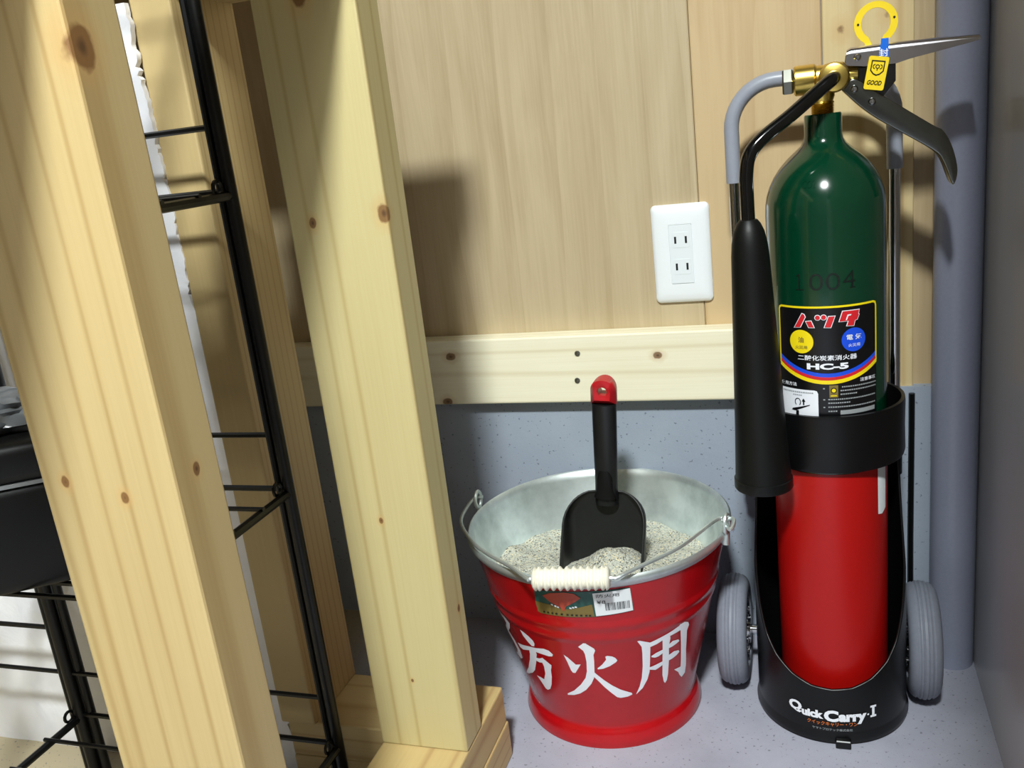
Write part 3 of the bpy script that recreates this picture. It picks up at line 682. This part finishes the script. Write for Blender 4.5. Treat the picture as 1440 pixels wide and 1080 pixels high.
# handle frame
HX0, HX1, HY = 0.0712, 0.2345, -0.072
def arc(x, z, r_, a0, a1, n=10): return [(x + r_ * math.cos(math.radians(a0 + (a1 - a0) * k / n)), HY, z + r_ * math.sin(math.radians(a0 + (a1 - a0) * k / n))) for k in range(n + 1)]
path = [(HX0, HY, 0.603), (HX0, HY, 0.63)] + arc(HX0 + 0.047, 0.659, 0.047, 180, 90) + arc(HX1 - 0.047, 0.659, 0.047, 90, 0) + [(HX1, HY, 0.63), (HX1, HY, 0.603)]
bm = BM(); tube(bm, path, 0.0080, 16); obj('handle_sleeve', bm, 'greygrip', cart)['label'] = 'grey vinyl sleeve over the handle bend'
for x in (HX0, HX1):
    bm = BM(); tube(bm, [(x, HY, 0.252), (x, HY, 0.61)], 0.0058, 16); obj('handle_tube', bm, 'chrome', cart)
    bm = BM(); tube(bm, [(x, HY, 0.246), (x, HY, 0.256)], 0.0064, 14); obj('tube_end', bm, 'greygrip', cart)
    bm = BM(); tube(bm, [(x, HY, 0.262), (x, HY, 0.345)], 0.0080, 14)
    sgn = 1 if x > CX else -1
    p0 = Vector((RCX, RCY, 0)); d = Vector((x, HY, 0)) - p0; dn = d.normalized()
    tr = Matrix.Translation(p0) @ Matrix.Rotation(math.atan2(dn.y, dn.x), 4, 'Z')
    box(bm, RR - 0.002, d.length + 0.002, -0.004, 0.004, 0.275, 0.335, mat4=tr)
    obj('tube_bracket', bm, 'black', cart, smooth=False)
# wheels
for wx, s in ((0.0500, -1), (0.2606, 1)):
    WY, WZ, WR = -0.103, 0.067, 0.067
    bm = BM(); prof = []
    for k in range(41):
        a = math.pi * (k / 40) ; hx = -0.0175 * math.cos(a); rr = 0.0475 + 0.0195 * (math.sin(a) ** 0.62)
        g_ = min(abs(hx - q) for q in (-0.0075, -0.0025, 0.0025, 0.0075))
        if g_ < 0.0009: rr -= 0.0011
        prof.append((rr, hx))
    prof += [(0.044, 0.0165), (0.044, -0.0165)]
    lathe(bm, prof, (wx, WY, WZ), 'x', 72, closed=True); obj('tyre', bm, 'tyre', cart, angle=35)['label'] = 'grey ribbed rubber tyre'
    bm = BM(); lathe(bm, [(0, -0.019), (0.012, -0.019), (0.013, -0.014), (0.034, -0.0130), (0.038, -0.0145), (0.0445, -0.0155), (0.0445, 0.0155), (0.038, 0.0145), (0.034, 0.0130), (0.013, 0.014), (0.012, 0.019), (0, 0.019)], (wx, WY, WZ), 'x', 40); hub = obj('wheel_hub', bm, 'chrome', cart, angle=30)
    for k in range(6):
        a = math.pi * 2 * k / 6; p = Vector((wx - s * 0.0128, WY + 0.025 * math.cos(a), WZ + 0.025 * math.sin(a)))
        bm = BM(); tube(bm, [p, p - Vector((s * 0.0045, 0, 0))], 0.0052, 10); obj('bolt', bm, 'chrome', hub)
    xi = wx - s * 0.012; xo = CX + s * 0.0800
    bm = BM(); tube(bm, [(xi, WY, WZ), (xo, WY, WZ)], 0.0055, 14); obj('axle', bm, 'chrome', cart)
# cup lettering
cm = cylmap(CX, CY, CR, 0.0009)
t_ = []
def curveline(bm, sag):   # text line bends down in the middle
    for v in bm.verts: v.co.y += sag * (v.co.x / 0.045) ** 2
    return bm
t_.append(text2d('Q', -0.0470, -0.0320, 0.0330, 0.0475, 0.05)); t_.append(text2d('uick', -0.0322, -0.0090, 0.0318, 0.0420, 0.06)); t_.append(text2d('C', -0.0085, 0.0065, 0.0295, 0.0440, 0.055)); t_.append(text2d('arry', 0.0065, 0.0362, 0.0265, 0.0395, 0.06))
t_.append(fill2d([circle2d(0.0380, 0.0370, 0.0011, n=12)]))
t_.append(fill2d([[(0.0405, 0.0325), (0.0475, 0.0325), (0.0475, 0.0350), (0.0455, 0.0350), (0.0455, 0.0445), (0.0475, 0.0445), (0.0475, 0.0470), (0.0405, 0.0470), (0.0405, 0.0445), (0.0425, 0.0445), (0.0425, 0.0350), (0.0405, 0.0350)]]))
obj('logo', mapv(refine(join(t_), 0.005), cm), 'wprint', cart)
obj('logo_line', mapv(refine(text2d('クイックキャリー・ワン', -0.0262, 0.0262, 0.0240, 0.0292, 0.012), 0.005), cm), 'oprint', cart)
obj('maker_line', mapv(refine(text2d('ヤマトプロテック株式会社', -0.0210, 0.0210, 0.0180, 0.0212, 0.012), 0.005), cm), 'gprint', cart)

# ------------------------------------------------------------------ fire extinguisher
EX, EY, ER = 0.164, -0.145, 0.0575
ex = thing('fire_extinguisher', (EX, EY, 0.0035), 'tall green and red carbon dioxide fire extinguisher with a black horn', 'extinguisher')
bm = BM(); lathe(bm, [(0, 0.0045), (0.052, 0.0045), (0.0565, 0.010), (ER + 0.0003, 0.018), (ER + 0.0003, 0.312), (ER - 0.001, 0.3122)], (EX, EY, 0), 'z', 80); obj('cylinder_base', bm, 'redcyl', ex)['label'] = 'red lower half of the cylinder'
bm = BM(); lathe(bm, [(ER - 0.001, 0.3115), (ER, 0.3115), (ER, 0.574), (0.0570, 0.584), (0.0555, 0.5925), (0.0525, 0.6015), (0.0480, 0.6105), (0.0420, 0.6190), (0.0345, 0.6270), (0.0270, 0.6335), (0.0215, 0.6385), (0.0188, 0.6430), (0.0178, 0.6480), (0.0176, 0.6660), (0.0168, 0.6675), (0.009, 0.6675)], (EX, EY, 0), 'z', 80); obj('cylinder', bm, 'green', ex, angle=30)['label'] = 'glossy green upper half of the cylinder'
EM = lambda e: cylmap(EX, EY, ER, e)
mm_ = lambda p: [(x / 1000, y / 1000) for x, y in p]
def dec(name, polys, mat, e, parent=ex, L=0.005): return obj(name, mapv(refine(fill2d([mm_(p) for p in polys]), L), EM(e)), mat, parent)
# main label
LAB = [(-53, 488), (51, 488), (51, 372), (-53, 372)]
lb = dec('label_sheet', [LAB], 'kprint', 0.0005)
out = [(-52.5, 484), (-51.5, 487), (-48.5, 488.3), (0, 488.3), (46.5, 488.3), (50, 487), (51.2, 483.3)]
inn = [(-50.7, 483.5), (-50, 485.4), (-48, 486.3), (0, 486.3), (46, 486.3), (48.5, 485.4), (49.3, 482.8)]
strip = lambda a, b: a + b[::-1]
NA = 16
def sag(z0, zc, q): x = -52 + 103 * q; return (x, zc + (z0 - zc) * ((x + 0.5) / 51.5) ** 2)
def arcband(za, ca, zb_, cb):
    a, b = [sag(za, ca, k / NA) for k in range(NA + 1)], [sag(zb_, cb, k / NA) for k in range(NA + 1)]
    return [[a[k], a[k + 1], b[k + 1], b[k]] for k in range(NA)]
dec('border_line', [strip(out, inn), [(-52.5, 484), (-50.7, 483.5), (-50.7, 430), (-52.5, 428)], [(49.3, 482.8), (51.2, 483.3), (51.2, 427.6), (49.3, 430)]], 'yprint', 0.0008, lb)
dec('stripe', arcband(425.5, 409.0, 430.0, 412.9), 'yprint', 0.0008, lb)
dec('stripe', arcband(430.0, 412.9, 433.8, 416.2), 'rprint', 0.0008, lb)
dec('stripe', arcband(433.8, 416.2, 438.3, 420.2), 'bprint', 0.0008, lb)
LOGO = {'ha1':[(-24.4,481.8),(-21.5,480.7),(-20.3,477.8),(-25.7,466.9),(-33.1,466.3)],'ha2':[(-21.2,473.7),(-15.0,474.5),(-11.9,466.8),(-18.1,466.8)],
 'c1':circle2d(-9.3,477.2,2.9),'c2':circle2d(-3.7,477.4,2.9),'tsu':[(0.4,478.6),(7.3,478.7),(3.0,466.5),(-3.9,466.8)],
 'ta':[(13.3,482.9),(30.5,482.8),(29.5,478.3),(30.4,477.8),(28.1,472.3),(25.9,471.8),(24.6,466.5),(16.7,467.1),(18.4,471.9),(9.6,471.8)]}
dec('logo_outline', list(LOGO.values()), 'wprint', 0.0010, lb)
dec('logo_fill', [offset_poly(p, -0.65) for p in LOGO.values()], 'rprint', 0.0013, lb)
dec('logo_outline', [[(18.1,478.7),(21.8,478.8),(21.4,477.6),(18.9,477.4),(17.4,473.4),(16.3,473.4)]], 'wprint', 0.0016, lb)
dec('yellow_disc', [circle2d(-25.8, 452.5, 12.2, 12.0, 40)], 'yprint', 0.0010, lb); dec('blue_disc', [circle2d(24.3, 453.0, 12.0, 11.9, 40)], 'bprint', 0.0010, lb)
def lt_(name, s, x0, x1, z0, z1, mat, e=0.0013, bold=0.0): return obj(name, mapv(refine(text2d(s, x0 / 1000, x1 / 1000, z0 / 1000, z1 / 1000, bold), 0.005), EM(e)), mat, lb)
lt_('print', '油', -28.7, -22.9, 451.6, 457.4, 'goldprint', bold=0.02); lt_('print', '火災用', -32, -19.6, 445.0, 448.6, 'goldprint', bold=0.01)
lt_('print', '電 気', 17, 31.8, 453.0, 458.6, 'wprint', bold=0.01); lt_('print', '火災用', 18.6, 30.2, 446.0, 449.4, 'wprint')
lt_('print', '二酸化炭素消火器', -29.4, 26.9, 433.6, 439.0, 'wprint', bold=0.012); lt_('print', 'HC-5', -20.5, 18.6, 424.4, 430.8, 'wprint', bold=0.05)
lt_('print', '使用方法', -50.5, -31.6, 405.6, 409.6, 'wprint', bold=0.012); lt_('print', '注意事項', 30, 48.2, 409.4, 413.2, 'wprint', bold=0.012)
wp = dec('instruction_panel', [[(-50, 402.5), (-14, 402.5), (-11.5, 401.8), (-10.3, 399), (-10.3, 373), (-50, 373)]], 'wprint', 0.0010, lb)
# little drawing: pin ring and lever with an arrow
ring_o = circle2d(-31, 389, 3.4, 4.2, 20); ring_i = circle2d(-31, 389, 2.5, 3.3, 20)
ro_, ri_ = ring_o[17:] + ring_o[:14], ring_i[17:] + ring_i[:14]
dec('drawing', [[ro_[k], ro_[k + 1], ri_[k + 1], ri_[k]] for k in range(len(ro_) - 1)], 'kprint', 0.0013, wp)
dec('drawing', [[(-38, 379.8), (-37, 381.6), (-18.5, 387.2), (-18.2, 386.6), (-34, 379.4)], [(-25.5, 386.4), (-24, 386.4), (-24, 390), (-22.8, 390), (-24.8, 393.4), (-26.8, 390), (-25.5, 390)], [(-33.5, 374), (-30, 374), (-30, 380), (-33, 380)]], 'kprint', 0.0014, wp)
def rows(name, specs, mat, e, parent):
    ps = []
    for (x0, x1, z, h) in specs:
        x = x0
        while x < x1:
            wd = random.uniform(1.2, 2.0); ps.append([(x, z), (x + wd, z), (x + wd, z + h), (x, z + h)]); x += wd + 0.55
    return dec(name, ps, mat, e, parent)
rows('fine_print', [(-48.5, -15, 399.0, 1.3), (-36, -26, 396.0, 1.1)], 'gprint', 0.0013, wp)
gp = dec('gold_mark', [[(0.2, 395.2), (8.4, 395.2), (8.4, 408), (0.2, 408)]], 'goldprint', 0.0010, lb)
dec('gold_mark_print', [circle2d(4.3, 402.6, 2.8, 3.0, 18)], 'kprint', 0.0012, gp); dec('gold_mark_print', [circle2d(4.3, 402.6, 1.9, 2.0, 18), [(1.4, 396.6), (7.2, 396.6), (7.2, 397.7), (1.4, 397.7)]], 'yprint', 0.0014, gp)
rows('fine_print', [(-5.6, -4, 404, 1.3), (12, 48, 405.2, 1.35), (10.5, 48, 401.4, 1.35), (10.5, 26, 397.6, 1.35), (-5.6, -4, 392.4, 1.3), (-1, 47, 392.6, 1.35), (-1, 20, 388.8, 1.35), (-5.6, -4, 384.4, 1.3), (-1, 47, 384.6, 1.35), (-1, 6.5, 380.2, 1.35)], 'gprint', 0.0010, lb)
dec('grey_bar', [[(10.2, 377), (47.5, 377), (47.5, 381.4), (10.2, 381.4)]], 'gprint', 0.0010, lb)
# stencilled number
num = [fill2d([mm_([(-27.0, 504.6), (-25.6, 504.6), (-25.6, 520.4), (-26.6, 520.4), (-29.2, 518.6), (-29.2, 517.8), (-27.0, 518.6)])]), text2d('0', -0.0165, -0.0035, 0.5040, 0.5205, -0.012), text2d('0', -0.0010, 0.0120, 0.5040, 0.5205, -0.012), text2d('4', 0.0145, 0.0265, 0.5045, 0.5215, -0.01)]
num += [fill2d([mm_([(-30.5, 504.4), (-21.5, 504.4), (-21.5, 505.2), (-30.5, 505.2)]), mm_([(21.0, 504.4), (27.0, 504.4), (27.0, 505.2), (21.0, 505.2)])])]
obj('stencil_number', mapv(refine(join(num), 0.005), EM(0.0004)), 'darkgreen', ex)
def shoulder(u, v):      # wraps onto the dome
    prof_ = [(0.5925, 0.0555), (0.6015, 0.0525), (0.6105, 0.0480), (0.6190, 0.0420), (0.6270, 0.0345)]
    r_ = interp(v, prof_); a = u / 0.05; return (EX + (r_ + 0.0004) * math.sin(a), EY - (r_ + 0.0004) * math.cos(a), v + 0.0004)
obj('embossed_mark', mapv(refine(text2d('CO2', -0.0205, -0.0080, 0.6015, 0.6085), 0.003), shoulder), 'green', ex)
obj('side_strip', mapv(refine(fill2d([[(0.0520, 0.313), (0.0680, 0.313), (0.0680, 0.262), (0.0600, 0.2575), (0.0525, 0.2595)]]), 0.005), EM(0.0009)), 'white', ex)['label'] = 'white paper strip'
# valve
VX, VZ = 0.166, 0.7005
bm = BM(); pr_ = [(0.0095, 0.664)]
for k in range(7): pr_ += [(0.0098, 0.6665 + k * 0.0016), (0.0112, 0.6673 + k * 0.0016)]
pr_ += [(0.0100, 0.679), (0.0115, 0.683), (0.0115, 0.692), (0, 0.692)]
lathe(bm, pr_, (EX, EY, 0), 'z', 28); obj('valve_neck', bm, 'brass', ex, angle=30)
bm = BM(); lathe(bm, [(0, 0.1380), (0.0125, 0.1380), (0.0142, 0.1395), (0.0142, 0.1570), (0.0130, 0.1580), (0.0122, 0.1590), (0.0120, 0.1660), (0.0128, 0.1690), (0.0128, 0.1830), (0.0110, 0.1860), (0.0090, 0.1875), (0.0085, 0.2020), (0, 0.2020)], (0, EY, VZ), 'x', 36); obj('valve_body', bm, 'brass', ex, angle=30)
bm = BM(); lathe(bm, [(0, -0.0265), (0.0110, -0.0265), (0.0125, -0.0258), (0.0140, -0.0225), (0.0140, -0.0060), (0, -0.0050)], (0.1745, EY, VZ - 0.0010), 'y', 36); obj('valve_boss', bm, 'brass', ex, angle=30)
bm = BM(); lathe(bm, [(0, 0.1275), (0.0122, 0.1275), (0.0132, 0.1290), (0.0132, 0.1360), (0.0122, 0.1375), (0, 0.1385)], (0, EY, VZ), 'x', 6); obj('hex_nut', bm, 'nickel', ex, smooth=False)
# upper lever (U channel), lower lever, black latch
bm = BM()
side = [(0.1850, 0.7105), (0.1868, 0.7085), (0.2020, 0.7060), (0.2290, 0.7052), (0.2440, 0.7085), (0.2980, 0.7165), (0.2985, 0.7205), (0.1900, 0.7222), (0.1860, 0.7205)]
for y0, y1 in ((EY - 0.0150, EY - 0.0132), (EY + 0.0132, EY + 0.0150)): extrude_xz(bm, side, y0, y1)
for v in bm.verts:
    if v.co.z > 0.7200: v.co.z = 0.7186
r0 = []
for k in range(7):
    a = math.pi / 2 * k / 6; y_ = EY - 0.0150 + 0.006 * (1 - math.cos(a)); dz = 0.0062 * math.sin(a)
    r0.append([bm.verts.new((x, y_, zb + dz * sc_)) for x, zb, sc_ in ((0.1862, 0.7180, 0.75), (0.1900, 0.7184, 1.0), (0.2300, 0.7182, 1.0), (0.2700, 0.7176, 0.9), (0.2990, 0.7166, 0.75))])
r0.append([bm.verts.new((v.co.x, EY + 0.0150, v.co.z)) for v in r0[-1]])
for a, b in zip(r0, r0[1:]):
    for k in range(4): bm.faces.new((a[k], a[k + 1], b[k + 1], b[k]))
obj('carry_lever', bm, 'chrome2', ex, angle=50)['label'] = 'bright chrome upper lever'
bm = BM()
low = [(0.1815, 0.6870), (0.1900, 0.6960), (0.2000, 0.6920), (0.2185, 0.6775), (0.2600, 0.6470), (0.2700, 0.6400), (0.2780, 0.6240), (0.2825, 0.6030), (0.2785, 0.5900), (0.2700, 0.6120), (0.2600, 0.6245), (0.2200, 0.6520), (0.2000, 0.6680)]
low = [(p.x, p.z) for p in spline([(x, 0, z) for x, z in low + low[:1]], 4)][:-1]
extrude_xz(bm, low, EY - 0.0140, EY + 0.0140)
es = [e for e in bm.edges if abs(e.verts[0].co.y - e.verts[1].co.y) < 1e-6]
bmesh.ops.bevel(bm, geom=es, offset=0.0048, segments=4, affect='EDGES', profile=0.5, clamp_overlap=True)
obj('squeeze_lever', bm, 'darkchrome', ex, angle=35)['label'] = 'dark polished lower lever with a bent tip'
bm = BM(); extrude_xz(bm, [(0.1960, 0.7060), (0.2290, 0.7056), (0.2290, 0.6900), (0.2180, 0.6770), (0.2050, 0.6800), (0.1960, 0.6900)], EY - 0.0120, EY + 0.0120, 0.0008); obj('latch_block', bm, 'blackgloss', ex, smooth=False)
for (x, z) in ((0.1955, 0.7150), (0.1925, 0.6868), (0.2080, 0.6735)):
    bm = BM(); lathe(bm, [(0, -0.0178), (0.0022, -0.0175), (0.0034, -0.0160), (0.0036, -0.0135), (0, -0.0130)], (x, EY, z), 'y', 16); obj('rivet', bm, 'chrome', ex)
# safety pin ring, seal tape, tag
bm = BM(); oc, ic = [], []
for k in range(29):
    a = math.radians(-58 + 296 * k / 28); oc.append((0.2125 + 0.0192 * math.cos(a), 0.7435 + 0.0192 * math.sin(a))); ic.append((0.2125 + 0.0128 * math.cos(a), 0.7435 + 0.0135 * math.sin(a)))
oc = [(0.2200, 0.7190)] + oc + [(0.2050, 0.7190)]; ic = [(0.2150, 0.7225)] + ic + [(0.2100, 0.7225)]
YR0, YR1 = EY - 0.0022, EY + 0.0008
rings = [[bm.verts.new((x, y, z)) for x, z in q] for q in (oc, ic) for y in (YR0, YR1)]
for k in range(len(oc) - 1):
    o0, o1, i0, i1 = rings
    for a, b in ((o0, o1), (o1, i1), (i1, i0), (i0, o0)): bm.faces.new((a[k], a[k + 1], b[k + 1], b[k]))
for k in (0, len(oc) - 1): bm.faces.new([r_[k] for r_ in (rings[0], rings[1], rings[3], rings[2])])
box(bm, 0.2040, 0.2210, YR0, YR1, 0.7185, 0.7230)
pin = obj('safety_pin', bm, 'yellow', ex, smooth=False)
pin['label'] = 'yellow plastic pull ring'
for x, z in ((0.1970, 0.7440), (0.2285, 0.7465)):
    bm = BM(); lathe(bm, [(0, -0.0006), (0.0010, -0.0006), (0.0011, 0.0), (0, 0.0)], (x, YR0, z), 'y', 10); obj('dimple', bm, 'slot', pin)
bm = BM(); extrude_xz(bm, [(0.2135, 0.7110), (0.2225, 0.7100), (0.2225, 0.7228), (0.2225, 0.7285), (0.2162, 0.7285), (0.2155, 0.7225)], EY - 0.0162, EY - 0.0152); box(bm, 0.2155, 0.2225, EY - 0.0160, EY + 0.0160, 0.7224, 0.7230); tp = obj('seal_tape', bm, 'tape', ex, smooth=False)
obj('tape_print', mapv(text2d('封', 0.2142, 0.2222, 0.7125, 0.7195, 0.01), lambda u, v: (u, EY - 0.0166, v)), 'wprint', tp)
TA = Vector((0.2116, -0.1645, 0.6986)); rotm = math.radians(-11.5)
def tagp(u, v, y=0.0): c_, s_ = math.cos(rotm), math.sin(rotm); return (TA.x + u * c_ - v * s_, TA.y + y, TA.z + u * s_ + v * c_)
bm = BM(); extrude_xz(bm, [(tagp(x, z)[0], tagp(x, z)[2]) for x, z in rrect(0.0088, 0.0148, 0.0018, 4)], TA.y, TA.y - 0.0009); tg = obj('tag', bm, 'yellow', ex, smooth=False); tg['label'] = 'small yellow plastic inspection tag'
def tdec(name, polys, e=-0.0012): return obj(name, mapv(fill2d(polys), lambda u, v: tagp(u, v, e)), 'kprint', tg)
sh = [(-0.0060, 0.0112), (0.0060, 0.0112), (0.0060, 0.0020), (0.0030, -0.0012), (0, -0.0024), (-0.0030, -0.0012), (-0.0060, 0.0020)]
shi = [(-0.0050, 0.0102), (0.0050, 0.0102), (0.0050, 0.0024), (0.0026, -0.0002), (0, -0.0012), (-0.0026, -0.0002), (-0.0050, 0.0024)]
tdec('shield_mark', [[sh[k], sh[(k + 1) % 7], shi[(k + 1) % 7], shi[k]] for k in range(7)])
def ringp(x, y, ro, ri, n=16): o_, i_ = circle2d(x, y, ro, ro, n), circle2d(x, y, ri, ri, n); return [[o_[k], o_[(k + 1) % n], i_[(k + 1) % n], i_[k]] for k in range(n)]
tdec('shield_mark', ringp(0, 0.0058, 0.0019, 0.0012) + [[(-0.0004, 0.0022), (0.0004, 0.0022), (0.0004, 0.0040), (-0.0004, 0.0040)]])
tdec('shield_mark', ringp(-0.0022, 0.0058, 0.0021, 0.0015)[4:12] + ringp(0.0022, 0.0058, 0.0021, 0.0015)[:4] + ringp(0.0022, 0.0058, 0.0021, 0.0015)[12:], -0.0014)
obj('tag_print', mapv(text2d('GOOD', -0.0066, 0.0062, -0.0106, -0.0064, 0.03, 0.25), lambda u, v: tagp(u, v, -0.0012)), 'kprint', tg)
# discharge pipe and horn
HXc, HYc = 0.0955, -0.2160
bm = BM(); path = spline([(0.1745, EY - 0.020, VZ - 0.001), (0.1720, EY - 0.034, VZ - 0.003), (0.1590, -0.1860, 0.6880), (0.1350, -0.1985, 0.6700), (0.1090, -0.2100, 0.6520), (0.0975, HYc + 0.001, 0.6380), (0.0940, HYc, 0.6200), (0.0938, HYc, 0.6000), (0.0940, HYc, 0.5740)], 6)
tube(bm, path, 0.0066, 16); obj('discharge_pipe', bm, 'blackgloss', ex)
bm = BM()
prof = [(0.0060, 0.5795), (0.0085, 0.5790), (0.0115, 0.5750), (0.0145, 0.5680), (0.0168, 0.5570), (0.0180, 0.5450), (0.0195, 0.51), (0.0212, 0.47), (0.0232, 0.42), (0.0252, 0.37), (0.0272, 0.33), (0.0280, 0.3155), (0.0292, 0.3150), (0.0294, 0.3060), (0.0284, 0.3045), (0.0262, 0.3045), (0.0258, 0.33), (0.0160, 0.55), (0, 0.56)]
lathe(bm, prof, (0, 0, 0), 'z', 44)
for v in bm.verts: v.co += Vector((0.0940 + (0.5795 - v.co.z) * 0.0155, HYc, 0))
obj('horn', bm, 'blacksatin', ex, angle=35)['label'] = 'long black discharge horn'
